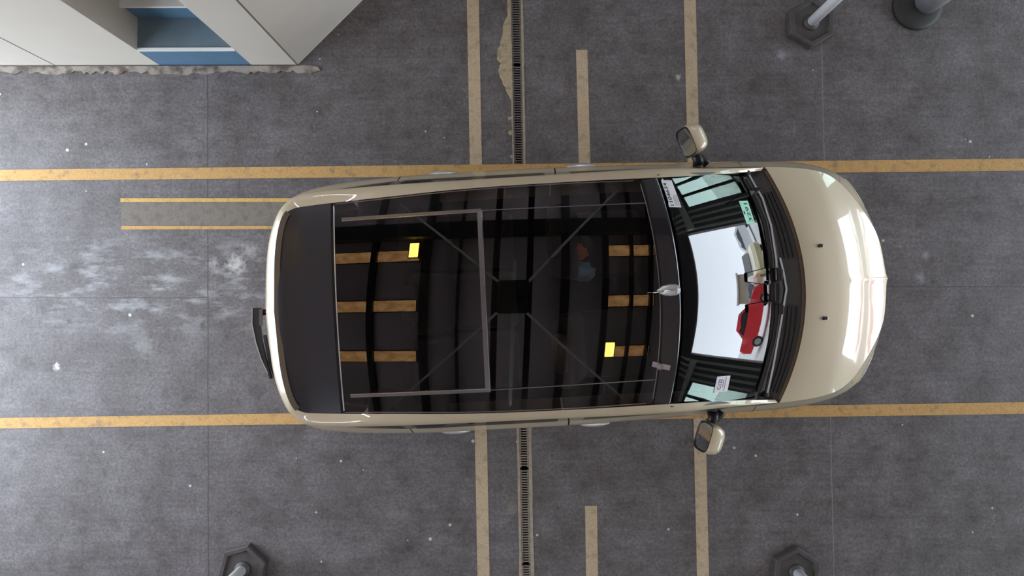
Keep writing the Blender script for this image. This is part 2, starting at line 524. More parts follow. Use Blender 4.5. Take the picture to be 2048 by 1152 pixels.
def lofted(name, levels, s0, s1, ns, nu, side, mat, cut=None, u0=0.0, u1=None):
    top = len(levels) - 1
    u1 = top if u1 is None else u1
    rows = []
    for i in range(ns + 1):
        s = s0 + (s1 - s0) * i / ns
        col = [crom(l, s) for l in levels]
        r = []
        for j in range(nu + 1):
            p = crom(col, u0 + (u1 - u0) * j / nu)
            r.append((p[0], p[1] * side, p[2]))
        rows.append(r)
    n, m = len(rows), nu + 1
    v = [p for r in rows for p in r]
    f = []
    for i in range(n - 1):
        for j in range(m - 1):
            q = [i * m + j, (i + 1) * m + j, (i + 1) * m + j + 1, i * m + j + 1]
            if cut:
                c = [sum(v[k][a] for k in q) / 4 for a in range(3)]
                if cut(c):
                    continue
            f.append(q if side < 0 else q[::-1])
    return mesh_obj(name, v, f, mat, car, True)


def rib(s, v):
    k = 1 - v * v
    if s > 8.0:        # windscreen: an even, gently steepening pane
        t = (s - 8.0) / 1.66
        x = .25 + .666 * t + (.085 + .044 * t) * k
        z = 1.618 - .71 * (.589 * t + .085 * t * t - .0065 * (1 - math.exp(-t / .05))) - (.058 - .017 * t) * v * v
        return (x, (.672 + .070 * t) * v, z)
    x, y, z = crom(LC3, s)
    x += crom(BOW, s)[0] * k
    y *= v
    if s >= 4.0:       # main roof: one clean double curve
        return (x, y, 1.65 - (x + .6) ** 2 / 28 - y * y / 7)
    return (x, y, z + crom(CROWN, s)[0] * k)


def hrib(s, v):
    x, y, z = crom(LB4, s)
    k = 1 - v * v
    yy = y * v
    crease = 0.013 * math.exp(-abs(yy) / 0.016) * min(1, max(0, (s - 11.2) / 1.5))
    # the bonnet's two raised flanks
    return (x + crom(HBOW, s - 10)[0] * k, yy, z + crom(HCROWN, s - 10)[0] * k + crease)


def rib_grid(fn, s0, s1, ns, nv, v0=-1.0, v1=1.0):
    return [[fn(s0 + (s1 - s0) * i / ns, v0 + (v1 - v0) * j / nv) for j in range(nv + 1)] for i in range(ns + 1)]


AX_F, AX_R = 1.20, -1.50


def arch(c):
    return any((c[0] - ax) ** 2 + (c[2] - .33) ** 2 < .365 ** 2 for ax in (AX_F, AX_R))


LOWER = [LB0, LB1, LB2, LB3, LB4]
for sd in (1, -1):
    lofted('rear_bumper', LOWER, 0, 3.0, 24, 24, sd, M['beige'], arch)
    lofted('rear_quarter_panel', LOWER, 3.012, 5.04, 48, 40, sd, M['beige'], arch)
    d = lofted('rear_door', LOWER, 5.056, 6.972, 30, 24, sd, M['beige'])
    lofted('side_glass', [LB4, LC1], 5.16, 6.84, 14, 4, sd, M['side_glass']).parent = d
    d2 = lofted('front_door', LOWER, 6.988, 9.56, 34, 24, sd, M['beige'])
    lofted('side_glass', [LB4, LC1], 7.12, 9.05, 16, 4, sd, M['side_glass']).parent = d2
    lofted('quarter_glass', [LB4, LC1], 9.12, 9.95, 10, 3, sd, M['side_glass'])
    lofted('rear_quarter_glass', [LB4, LC1], 3.62, 5.02, 14, 4, sd, M['side_glass'])
    for a, b in ((6.84, 7.12), (5.02, 5.16), (9.05, 9.12)):
        lofted('door_pillar', [LB4, LC1], a, b, 3, 3, sd, M['black_gloss'])
    lofted('rear_pillar', [LB4, LC1], 2.55, 3.62, 12, 5, sd, M['beige'])
    lofted('front_fender', LOWER, 9.576, 12.3, 60, 40, sd, M['beige'], arch)
    lofted('front_bumper', LOWER, 12.312, 15, 34, 24, sd, M['beige'])
    lofted('roof_rail', [LC1, LC2, LC3], 2.55, 10.0, 90, 10, sd, M['beige'])
    lofted('spoiler_lip', [LC1, LC2, LC3], 0, 2.54, 20, 8, sd, M['beige'])
    # wheel arch lips, wheels
    for ax, nm in ((AX_F, 'front'), (AX_R, 'rear')):
        bm = bmesh.new()
        pts = []
        for i in range(25):
            a = math.radians(-12 + 204 * i / 24)
            pts.append((ax + .372 * math.cos(a), (.862 if ax > 0 else .872) * sd, .33 + .372 * math.sin(a)))
        add_tube(bm, pts, .013, 6)
        bm_obj('arch_lip', bm, M['beige'], car, True)
        wm = Matrix.Translation((ax, .755 * sd, .315)) @ Matrix.Rotation(math.pi / 2 * -sd, 4, 'X')
        w = bpy.data.objects.new('wheel', None); COL.objects.link(w); w.parent = car; w.matrix_local = wm
        bm = bmesh.new()
        add_lathe(bm, [(.21, -.10), (.29, -.10), (.313, -.08), (.315, 0), (.313, .08), (.29, .10), (.21, .10)], 40)
        bm_obj('tyre', bm, M['rubber'], w, True)
        bm = bmesh.new()
        add_lathe(bm, [(.20, .075), (.215, .095), (.215, .10), (.20, .10)], 36)
        for k in range(10):
            a = 2 * math.pi * k / 10
            add_box(bm, (.03, -.016, .07), (.205, .016, .092), Matrix.Rotation(a, 4, 'Z'))
        add_lathe(bm, [(.055, .06), (.055, .098), (.02, .1)], 16)
        bm_obj('wheel_rim', bm, M['alloy'], w)

# black backing inside the shell so no light leaks under the glass line
bm = bmesh.new()
under = [crom(LB0, 15 * i / 40) for i in range(41)]
ring = [(p[0], p[1]) for p in under] + [(p[0], -p[1]) for p in under[-2:0:-1]]
bm.faces.new([bm.verts.new((x, y, .21)) for x, y in ring])
bm_obj('underbody', bm, M['cabin'], car)

rw = grid_obj('rear_window', [[(lambda p: (p[0], p[1] * (1 if j >= 0 else -1), p[2]))(
    tuple(a + (b - a) * i / 8 for a, b in zip(crom(LB4, abs(j) * 2.54 / 20), crom(LC1, abs(j) * 2.54 / 20)))) for j in range(-20, 21)] for i in range(9)],
    M['black_gloss'], car)

SEAM_R, SEAM_F = 4.37, 7.80
tail = grid_obj('tailgate_spoiler', rib_grid(rib, 0.02, SEAM_R - .02, 30, 36), M['spoiler'], car, True)
roof = grid_obj('roof_glass', rib_grid(rib, SEAM_R + .02, SEAM_F - .012, 60, 48), M['roof_glass'], car, True)
hr = rib_grid(rib, SEAM_F + .012, 7.985, 10, 48)
for dx, dz in ((.008, -.004), (.014, -.010), (.017, -.018)):
    hr.append([(q[0] + dx, q[1], q[2] + dz) for q in rib_grid(rib, 7.985, 7.986, 1, 48)[0]])
head = grid_obj('roof_header', hr, M['black_gloss'], car, True)
ws = grid_obj('windscreen', rib_grid(rib, 8.045, 9.66, 40, 60), M['windscreen'], car, True)
hood = grid_obj('bonnet', rib_grid(hrib, 10.03, 15, 90, 80), M['beige'], car, True)

for sd in (1, -1):
    bm = bmesh.new()
    add_bar(bm, [(lambda q: (q[0], q[1] + .004 * sd, q[2] - .013))(rib(8.02 + 1.66 * i / 30, sd)) for i in range(31)], .030, .008)
    bm_obj('windscreen_seal', bm, M['black_plastic'], car)

# cowl: a sunken black tray between the glass and the bonnet
def cowl(t, v):
    a = rib(9.67, v); b = hrib(10.03, v)
    dip = -.035 * math.sin(math.pi * min(1, max(0, t))) - .012
    return (a[0] + (b[0] - a[0]) * t, a[1] + (b[1] - a[1]) * t, a[2] + (b[2] - a[2]) * t + dip)
cw = grid_obj('cowl', [[cowl(i / 8, -1 + 2 * j / 48) for j in range(49)] for i in range(9)], M['cowl'], car, True)
for v0, v1 in ((-.93, -.20), (.22, .80)):
    for t in (.56, .68, .80):
        bm = bmesh.new()
        add_bar(bm, [tuple(a + b for a, b in zip(cowl(t, v0 + (v1 - v0) * i / 20), (0, 0, .003))) for i in range(21)], .012, .012)
        bm_obj('cowl_slat', bm, M['rubber'], cw)


bm = bmesh.new()
add_bar(bm, [tuple(a + b for a, b in zip(cowl(.96, -.97 + 1.94 * i / 50), (0, 0, .004))) for i in range(51)], .026, .004)
bm_obj('bonnet_seal', bm, M['reflect_brown'], cw)  # bonnet edge seal; the brown reflection along it is put into its colour


def bvh_of(objs):
    v, f = [], []
    for o in objs:
        n = len(v)
        v += [tuple(x.co) for x in o.data.vertices]
        f += [tuple(i + n for i in p.vertices) for p in o.data.polygons]
    return BVHTree.FromPolygons(v, f)


TOP = bvh_of([tail, roof, head])
GLASS = bvh_of([ws])
HOOD = bvh_of([hood])


def drop(b, x, y, lift=0.0):
    h = b.ray_cast(Vector((x, y, 4)), Vector((0, 0, -1)))
    if h[0] is None:
        h = b.find_nearest(Vector((x, y, 1.5)))
    nrm = h[1] if h[1].z > 0 else -h[1]
    return h[0] + nrm * lift


def draped(name, pts, w, h, mat, b=TOP, n=24, parent=None):
    out = []
    for p, q in zip(pts, pts[1:]):
        for i in range(n):
            t = i / n
            out.append(drop(b, p[0] + (q[0] - p[0]) * t, p[1] + (q[1] - p[1]) * t, .001))
    out.append(drop(b, pts[-1][0], pts[-1][1], .001))
    bm = bmesh.new()
    add_bar(bm, out, w, h)
    return bm_obj(name, bm, mat, parent or car)


# roof furniture: seams, the sliding panel's frame and side tracks
def seam_pts(s, k=1.0):
    return [rib(s, -k + 2 * k * i / 40) for i in range(41)]
bm = bmesh.new(); add_bar(bm, [(p[0], p[1], p[2] - .004) for p in seam_pts(SEAM_R)], .020, .001)
bm_obj('seam_groove', bm, M['trench'], car)
bm = bmesh.new(); add_bar(bm, [(p[0] + .012, p[1], p[2]) for p in seam_pts(SEAM_R, .97)], .006, .004)
bm_obj('seam_highlight', bm, M['silver'], car)  # pale strip standing in for the bright edge highlight of the seam
bm = bmesh.new(); add_bar(bm, [(lambda q: (q[0] + .020, q[1], q[2] + .009))(rib(abs(j) * 2.6 / 20, 1 if j >= 0 else -1)) for j in range(-20, 21)], .034, .002)
bm_obj('spoiler_reflection', bm, M['reflect_brown'], car)  # brown strip painted in for the warm dark reflection on the lip
bm = bmesh.new(); add_bar(bm, [(p[0], p[1], p[2] - .004) for p in seam_pts(SEAM_F)], .020, .001)
bm_obj('seam_groove', bm, M['trench'], car)
bm = bmesh.new(); add_bar(bm, [(p[0] - .008, p[1], p[2]) for p in seam_pts(SEAM_F, .95)], .005, .003)
bm_obj('seam_highlight', bm, M['grey_trim'], car)  # front seam's edge highlight, also put in as a strip
draped('panel_crossbar', [(-.808, .527), (-.815, -.527)], .030, .006, M['grey_trim'])
draped('crossbar_edge', [(-.795, .527), (-.802, -.527)], .004, .008, M['chrome'])
for sd in (1, -1):
    draped('panel_track', [(-1.63, .522 * sd), (-.80, .527 * sd)], .022, .006, M['grey_trim'])
    draped('track_lip', [(-1.63, .514 * sd), (-.80, .519 * sd)], .004, .008, M['chrome'])
    draped('panel_edge', [(-.80, .527 * sd), (.165, .520 * sd)], .005, .004, M['grey_trim'])
    bm = bmesh.new()
    add_bar(bm, [(lambda p: (p[0], p[1] - .010 * sd, p[2] + .002))(rib(SEAM_R + .05 + (7.72 - SEAM_R - .05) * i / 40, sd)) for i in range(41)], .005, .004)
    bm_obj('roof_trim', bm, M['grey_trim'], car)
# polished clip on the header, right side
e = draped('header_clip', [(.150, -.425), (.255, -.455)], .030, .010, M['chrome'])

# aerial: fin and short whip pointing back
bm = bmesh.new()
p0 = drop(TOP, .27, .0)
rings = []
for x, w, h in ((.20, .006, .004), (.235, .030, .016), (.275, .036, .030), (.315, .034, .034), (.335, .022, .024)):
    q = drop(TOP, min(x, .325), 0)
    rings.append([bm.verts.new((x, w * c, q.z - .004 + h * hh)) for c, hh in ((-1, 0), (-.8, .55), (-.25, 1), (.25, 1), (.8, .55), (1, 0))])
for a, b in zip(rings, rings[1:]):
    for k in range(5):
        bm.faces.new((a[k], a[k + 1], b[k + 1], b[k]))
bm.faces.new(rings[0]); bm.faces.new(rings[-1][::-1])
ant = bm_obj('aerial', bm, M['silver'], car)
bm = bmesh.new()
add_tube(bm, [(.285, 0, p0.z + .028), (.16, -.010, p0.z + .085)], [.006, .004], 8)
bm_obj('aerial_whip', bm, M['chrome'], ant, True)

# washer jets on the bonnet
for sd in (1, -1):
    p = drop(HOOD, 1.411, .241 * sd)
    j = rbox('washer_jet', p + Vector((0, 0, .006)), (.030, .022, .016), .005, M['rubber'], car)
    rbox('jet_nozzle', p + Vector((.016, 0, .010)), (.010, .014, .012), .003, M['chrome'], j)

# door handles
for sd in (1, -1):
    for hx, hy in ((-1.09, .896), (-.125, .896)):
        bm = bmesh.new()
        bmesh.ops.create_uvsphere(bm, u_segments=20, v_segments=10, radius=1)
        bmesh.ops.scale(bm, vec=(.105, .024, .018), verts=bm.verts)
        bmesh.ops.translate(bm, vec=(hx, (hy - .002) * sd, .87), verts=bm.verts)
        bm_obj('door_handle', bm, M['silver'], car, True)

# door mirrors
def make_mirror(sd):
    inner, outer = Vector((.590, .902 * sd, 0)), Vector((.532, 1.064 * sd, 0))
    mid = (inner + outer) / 2
    u = (outer - inner).normalized()
    half = (outer - inner).length / 2
    n = Vector((-.94, -.34 * sd, 0)).normalized()
    t = math.radians(13)
    up = (Vector((0, 0, 1)) * math.cos(t) - n * math.sin(t)).normalized()     # the glass leans back a little
    nn = (n * math.cos(t) + Vector((0, 0, 1)) * math.sin(t)).normalized()
    c = mid + Vector((.012, 0, 1.055))
    hh = .098

    def pt(a, b, d):
        return c + u * a * (half + .012) + up * b * hh - nn * d

    def sq(a):      # rounded-rectangle outline
        ca, sa = math.cos(a), math.sin(a)
        e = .5
        return math.copysign(abs(ca) ** e, ca), math.copysign(abs(sa) ** e, sa)
    rows = []
    for k, d in ((1.0, -.004), (1.04, .004), (1.05, .030), (1.0, .065), (.86, .095), (.60, .118), (.30, .128), (.02, .130)):
        rows.append([pt(sq(2 * math.pi * i / 40)[0] * k, sq(2 * math.pi * i / 40)[1] * k, d) for i in range(41)])
    hs = grid_obj('mirror_housing', rows, M['beige'], car)
    rows = [[pt(sq(2 * math.pi * i / 40)[0] * k, sq(2 * math.pi * i / 40)[1] * k, d) for i in range(41)]
            for k, d in ((1.0, -.005), (.93, -.004), (.90, .006), (.02, .008))]
    grid_obj('mirror_rim', rows, M['black_plastic'], hs)
    vs = [pt(sq(2 * math.pi * i / 40)[0] * .89, sq(2 * math.pi * i / 40)[1] * .89, .003) for i in range(40)]
    mesh_obj('mirror_glass', vs, [tuple(range(40))], M['mirror'], hs)
    bm = bmesh.new()
    add_tube(bm, [(.66, .835 * sd, 1.0), (.655, .875 * sd, 1.01), (.625, .935 * sd, 1.02)], [.042, .036, .03], 10)
    add_tube(bm, [(.72, .835 * sd, 1.0), (.70, .865 * sd, 1.0), (.65, .90 * sd, 1.02)], [.03, .026, .02], 10)
    bm_obj('mirror_arm', bm, M['black_plastic'], hs, True)
for sd in (1, -1):
    make_mirror(sd)

# front wipers: the arms are hinged at the outer ends and fold towards the middle
def on_cowl(x, y, lift):
    b = drop(COWL, x, y)
    return Vector((x, y, b.z + lift))
COWL = bvh_of([ws, cw, hood])
def wiper(arm, blade, lift):
    w = bpy.data.objects.new('wiper', None); COL.objects.link(w); w.parent = car
    a = [on_cowl(x, y, .030 + lift) for x, y in arm]
    bm = bmesh.new(); add_bar(bm, a, [.030, .028] + [.019] * (len(a) - 2), .014)
    o = bm_obj('wiper_arm', bm, M['black_plastic'], w)
    bm = bmesh.new(); add_bar(bm, [p + Vector((.003, 0, .014)) for p in a], .012, .002)
    bm_obj('arm_highlight', bm, M['highlight_grey'], o)  # pale bar standing in for the white highlight along the arm
    bm = bmesh.new(); add_tube(bm, [a[0] - Vector((0, 0, .04)), a[0] + Vector((0, 0, .018))], [.022, .018], 12)
    bm_obj('wiper_pivot', bm, M['rubber'], o, True)
    b = []
    for p, q in zip(blade, blade[1:]):
        for i in range(8):
            t = i / 8
            b.append(on_cowl(p[0] + (q[0] - p[0]) * t, p[1] + (q[1] - p[1]) * t, .014 + lift))
    b.append(on_cowl(*blade[-1], .014 + lift))
    bm = bmesh.new(); add_bar(bm, b, .034, .020)
    bl = bm_obj('wiper_blade', bm, M['rubber'], w)
    bm = bmesh.new(); add_bar(bm, [p + Vector((.010, 0, .020)) for p in b], .006, .003)
    bm_obj('blade_edge', bm, M['grey_trim'], bl)
wiper([(.945, .745), (.985, .66), (1.031, .569), (1.069, .387), (1.081, .158), (1.073, .029)],
      [(.915, .70), (.985, .56), (1.035, .419), (1.050, .20), (1.045, .03), (1.040, -.19)], .010)
wiper([(.995, -.725), (1.035, -.538), (1.094, -.265), (1.150, -.034), (1.137, .074), (1.117, .173)],
      [(.935, -.70), (1.000, -.52), (1.050, -.36), (1.080, -.20), (1.095, -.02), (1.092, .13)], 0.0)

# rear wiper standing off the tailgate
bm = bmesh.new()
add_bar(bm, [(-2.325, .030, 1.13), (-2.330, -.07, 1.14), (-2.315, -.18, 1.15), (-2.285, -.30, 1.16), (-2.240, -.435, 1.17)], [.050, .046, .036, .026, .012], .03)
rwi = bm_obj('rear_wiper', bm, M['black_plastic'], car)
bm = bmesh.new(); add_bar(bm, [(-2.352, .028, 1.145), (-2.355, -.07, 1.155), (-2.333, -.19, 1.165), (-2.300, -.30, 1.175), (-2.250, -.42, 1.18)], .008, .018)
bm_obj('wiper_cover_highlight', bm, M['silver'], rwi)  # silver bar standing in for the white reflection on the black cover
bm = bmesh.new(); add_bar(bm, [(-2.295, .02, 1.155), (-2.298, -.085, 1.165)], .024, .008); bm_obj('wiper_hinge', bm, M['chrome'], rwi)
bm = bmesh.new(); add_bar(bm, [(-2.275, -.15, 1.165), (-2.245, -.33, 1.17), (-2.215, -.43, 1.175)], .020, .012); bm_obj('wiper_rubber', bm, M['rubber'], rwi)
bm = bmesh.new(); add_tube(bm, [(-2.315, .0, 1.14), (-2.25, .0, 1.12)], .02, 10); bm_obj('wiper_spindle', bm, M['rubber'], rwi, True)

# lamps and plates on the ends
for sd in (1, -1):
    o = lofted('headlamp', LOWER, 12.6, 13.9, 14, 6, sd, M['lens'], None, 2.1, 2.75); solid(o, .005, 1.0)
    o = lofted('tail_lamp', LOWER, 1.5, 2.6, 12, 8, sd, M['red_lens'], None, 2.6, 3.6); solid(o, .005, 1.0)
o = lofted('grille', LOWER, 14.1, 15, 10, 6, 1, M['black_plastic'], None, 2.2, 2.9); solid(o, .01, 1.0)
o = lofted('grille', LOWER, 14.1, 15, 10, 6, -1, M['black_plastic'], None, 2.2, 2.9); solid(o, .01, 1.0)

# stickers on the windscreen: paper quads following the glass, lettering on top
def text_mesh(s, size, bold=0.0):
    cu = bpy.data.curves.new('text', 'FONT')
    cu.body = s; cu.size = size; cu.offset = bold; cu.resolution_u = 3
    o = bpy.data.objects.new('text', cu); COL.objects.link(o)
    me = bpy.data.meshes.new_from_object(o.evaluated_get(bpy.context.evaluated_depsgraph_get()))
    bpy.data.objects.remove(o)
    xs = [v.co.x for v in me.vertices]; ys = [v.co.y for v in me.vertices]
    vs = [((v.co.x - min(xs)) / (max(xs) - min(xs)), (v.co.y - min(ys)) / (max(ys) - min(ys))) for v in me.vertices]
    fs = [tuple(p.vertices) for p in me.polygons]
    bpy.data.meshes.remove(me)
    return vs, fs


def sticker(name, c, mat, items):
    """c: corners in car x,y: rear-left, front-left, front-right, rear-right; a runs right-to-left (reading), b front-to-rear (letter tops)"""
    rl, fl, fr, rr = [Vector((*p, 0)) for p in c]

    def at(a, b, lift):
        lo = fr + (fl - fr) * a
        hi = rr + (rl - rr) * a
        p = lo + (hi - lo) * b
        return drop(GLASS, p.x, p.y, lift)
    n = 10
    v = [at(i / n, j / n, .0018) for i in range(n + 1) for j in range(n + 1)]
    f = [(i * (n + 1) + j, (i + 1) * (n + 1) + j, (i + 1) * (n + 1) + j + 1, i * (n + 1) + j + 1) for i in range(n) for j in range(n)]
    st = mesh_obj(name, v, f, mat, car)
    solid(st, .0008, 1.0)
    for kind, a0, a1, b0, b1, arg, im in items:
        if kind == 'text':
            vs, fs = text_mesh(arg, 1.0, .02)
            mesh_obj('sticker_lettering', [at(a0 + (a1 - a0) * x, b0 + (b1 - b0) * y, .0034) for x, y in vs], fs, im, st)
        else:
            k = 6
            vs = [at(a0 + (a1 - a0) * i / k, b0 + (b1 - b0) * j, .0034) for i in range(k + 1) for j in (0, 1)]
            mesh_obj(arg, vs, [(2 * i, 2 * i + 2, 2 * i + 3, 2 * i + 1) for i in range(k)], im, st)
    return st


sticker('windscreen_sticker', [(.268, .655), (.348, .658), (.393, .490), (.310, .490)], M['sticker'],
        [('text', .05, .90, .56, .86, '1104634', M['ink']),
         ('bar', .06, .46, .26, .31, 'small_print', M['ink_grey']), ('bar', .06, .40, .38, .42, 'small_print', M['ink_grey']),
         ('bar', .06, .44, .10, .16, 'small_print', M['ink_grey'])])
sticker('windscreen_sticker', [(.586, -.547), (.689, -.553), (.668, -.651), (.562, -.648)], M['sticker'],
        [('text', .18, .82, .56, .84, 'C:122', M['ink']), ('bar', .06, .95, .27, .33, 'small_print', M['ink_grey']),
         ('bar', .30, .80, .42, .48, 'small_print', M['ink_grey'])])
sticker('windscreen_sticker', [(.842, .548), (.918, .555), (.952, .407), (.882, .396)], M['sticker_green'],
        [('text', .07, .90, .18, .60, '3291', M['ink_green']),
         ('bar', .42, .56, .76, .92, 'punched_dot', M['ink'])])

# cabin: floor is the underbody; dashboard, steering wheel and five seats seen only dimly through the tinted roof
rbox('dashboard', (.80, 0, .86), (.55, 1.40, .30), .08, M['cabin'], car)
bm = bmesh.new()
add_tube(bm, [(.62 + .05 * math.sin(2 * math.pi * i / 24), .37 + .18 * math.cos(2 * math.pi * i / 24), .88 + .17 * math.sin(2 * math.pi * i / 24)) for i in range(25)], .014, 8, False)
add_bar(bm, [(.62, .20, .88), (.62, .54, .88)], .03, .02)
bm_obj('steering_wheel', bm, M['cabin'], car, True)
for sx, sy in ((.0, .37), (.0, -.37), (-.95, .45), (-.95, 0), (-.95, -.45)):
    w = .50 if sx == 0 else .42
    seat = bpy.data.objects.new('car_seat', None); COL.objects.link(seat); seat.parent = car; seat.location = (sx, sy, .30)
    rbox('seat_cushion', (.08, 0, .18), (.50, w, .16), .05, M['upholstery'], seat)
    rbox('seat_back', (-.26, 0, .50), (.14, w, .62), .05, M['upholstery'], seat, Matrix.Rotation(math.radians(-14), 4, 'Y'))
    rbox('headrest', (-.36, 0, .90), (.09, .26, .17), .035, M['headrest'] if (sx, sy) == (0, -.37) else M['upholstery'], seat)

# ------------------------------------------------------------------ floor with the drain trench, markings
def line_x(y, xa, xb, ya, yb):      # x of a straight line at y
    return xa + (xb - xa) * (y - ya) / (yb - ya)
TX0 = lambda y: line_x(y, -.058, .033, 2.487, -2.272) + .004
TX1 = lambda y: line_x(y, .029, .111, 2.487, -2.271) - .004
v, f = [], []
YS = [-14, -6, -3, -2.272, -1.1, 0, 1.1, 2.487, 3, 6, 14]
def quadstrip(fa, fb, za, zb):
    n = len(v)
    for y in YS:
        v.append((fa(y), y, za)); v.append((fb(y), y, zb))
    for i in range(len(YS) - 1):
        f.append((n + 2 * i, n + 2 * i + 1, n + 2 * i + 3, n + 2 * i + 2))
quadstrip(lambda y: -40, TX0, 0, 0)
quadstrip(TX0, TX0, 0, -.12)
quadstrip(TX0, TX1, -.12, -.12)
quadstrip(TX1, TX1, -.12, 0)
quadstrip(TX1, lambda y: X_FRONT + .02, 0, 0)
fl = struct(mesh_obj('floor', v, f, M['floor']))
fl.data.materials.append(M['trench'])
for p in fl.data.polygons:
    if min(fl.data.vertices[i].co.z for i in p.vertices) < -.1:
        p.material_index = 1


def marking(name, poly, mat, label, h=.0022, cat='floor line', group=None, z0=.0002):
    bm = bmesh.new()
    add_prism(bm, poly, z0, h)
    return tag(bm_obj(name, bm, mat), label, cat, group)


marking('lane_line', [(-6.4, 1.056), (-6.4, .965), (8.8, 1.095), (8.8, 1.20)], M['orange_line'],
        'long amber floor line running past the car on its mirror side beside the short strip', .0044, z0=.0036)
marking('lane_line', [(-6.4, -1.020), (-6.4, -1.105), (8.8, -.866), (8.8, -.765)][::1], M['orange_line'],
        'long amber floor line along the car side away from the booth', .0044, z0=.0036)
marking('cross_line', [(-.486, 5.8), (-.386, 5.8), (-.160, -5.8), (-.260, -5.8)][::-1], M['beige_line'],
        'beige cross line passing under the car just behind the drain')
marking('cross_line', [(1.32, 5.8), (1.418, 5.8), (1.632, -5.8), (1.534, -5.8)][::-1], M['beige_line'],
        'beige cross line passing under the car at its door mirrors')
marking('cross_line', [(.486, 2.067), (.580, 2.067), (.606, 1.0), (.510, 1.0)][::-1], M['beige_line'],
        'short beige stub line on the booth side, ending against the car')
marking('cross_line', [(.554, -1.699), (.652, -1.699), (.690, -4.6), (.592, -4.6)][::-1], M['beige_line'],
        'short beige stub line starting clear of the car, beside the drain without cement')

gs = empty('guide_strip', (-2.6, .705, 0), 0,
           'faded short guide strip with yellow edges behind the car tailgate', 'floor line')
def rel(poly):
    return [(x + 2.6, y - .705) for x, y in poly]
bm = bmesh.new(); add_prism(bm, rel([(-3.300, .803), (-3.292, .611), (-1.55, .611), (-1.55, .803)]), .0002, .0018); bm_obj('strip_fill', bm, M['faded'], gs)
bm = bmesh.new(); add_prism(bm, rel([(-3.302, .838), (-3.302, .806), (-1.55, .806), (-1.55, .836)]), .0002, .0026); bm_obj('edge_line', bm, M['yellow_line'], gs)
bm = bmesh.new(); add_prism(bm, rel([(-3.291, .607), (-3.291, .577), (-1.55, .580), (-1.55, .607)]), .0002, .0026); bm_obj('edge_line', bm, M['orange_line'], gs)

# dried cement that has run out beside the drain
pts = [(-.062, 2.49), (-.085, 2.49), (-.080, 2.36), (-.112, 2.30), (-.122, 2.21), (-.138, 2.15), (-.146, 2.10), (-.168, 2.05), (-.170, 2.01), (-.160, 1.975), (-.136, 1.955),
       (-.150, 1.92), (-.156, 1.88), (-.140, 1.83), (-.124, 1.79), (-.098, 1.755), (-.088, 1.71), (-.070, 1.68), (-.060, 1.64), (-.050, 1.66)]
rough = []
for (a, b), (c, d) in zip(pts, pts[1:] + pts[:1]):
    rough.append((a, b))
    if b > 1.66 and a < -.06:
        rough.append(((a + c) / 2 + random.uniform(-.008, .008), (b + d) / 2))
bm = bmesh.new(); add_prism(bm, rough, .0002, .004)
tag(bm_obj('cement_spill', bm, M['spill']), 'tan ragged patch of dried cement spilt beside the drain channel', 'spill')
for k, (x, y, r) in enumerate([(-.066, 1.50, .018), (-.058, 1.38, .02), (-.05, 1.18, .012)]):
    bm = bmesh.new()
    add_prism(bm, [(x + r * random.uniform(.6, 1.2) * math.cos(a * .785), y + r * random.uniform(.6, 1.3) * math.sin(a * .785)) for a in range(8)], .0002, .003)
    tag(bm_obj('cement_fleck', bm, M['spill']), ['largest tan cement fleck beside the drain, nearest the spilt patch', 'tan cement fleck beside the drain, middle one of three',
        'small tan cement fleck beside the drain, nearest the car'][k], 'spill', 'cement flecks by the drain')
bm = bmesh.new()
add_prism(bm, [(-.047 + .052 * random.uniform(.7, 1.1) * math.cos(a * .524), -1.72 + .055 * random.uniform(.75, 1.1) * math.sin(a * .524)) for a in range(12)], .0002, .002)
tag(bm_obj('cement_fleck', bm, M['faded']), 'grey round smear of cement beside the drain, off the car side without the booth', 'spill')

# drain gratings: one section after another in the trench, angle-iron edges
def grating(y0, y1, label, fine):
    gm = M['grate'] if y1 > 0 else M['grate_worn']
    ymid = (y0 + y1) / 2
    xa = lambda y: TX0(y) + .002
    xb = lambda y: TX1(y) - .002
    xm = (xa(ymid) + xb(ymid)) / 2
    g = empty('drain_grating', (xm, ymid, -.025), 0, label, 'drain grating', 'drain gratings in the trench')
    bm = bmesh.new()
    for fa, fb in ((xa, lambda y: xa(y) + .010), (lambda y: xb(y) - .010, xb)):
        bm2 = [(fa(y0) - xm, y0 - ymid), (fb(y0) - xm, y0 - ymid), (fb(y1) - xm, y1 - ymid), (fa(y1) - xm, y1 - ymid)]
        add_prism(bm, bm2, 0, .024)
    bm_obj('side_bars', bm, gm, g)
    bm = bmesh.new()
    y = y0 + .012
    while y < y1 - .006:
        add_prism(bm, [(xa(y) - xm + .008, y - ymid), (xb(y) - xm - .008, y - ymid), (xb(y) - xm - .008, y - ymid + fine * .45), (xa(y) - xm + .008, y - ymid + fine * .45)], .004, .022)
        y += fine
    bm_obj('cross_bars', bm, gm, g)
    return g
for y0, y1, lab in ((1.95, 2.49, 'dark drain grating nearest the photo edge, beside the spilt cement'),
                    (-.1, 1.942, 'dark drain grating between the spilt cement and the car'),
                    (-1.385, -.108, 'drain grating reaching out from under the car away from the booth'),
                    (-2.170, -1.405, 'drain grating in the middle between its two black gaps'),
                    (-2.70, -2.188, 'drain grating beyond the second black gap at the photo edge')):
    grating(y0, y1, lab, .0205)
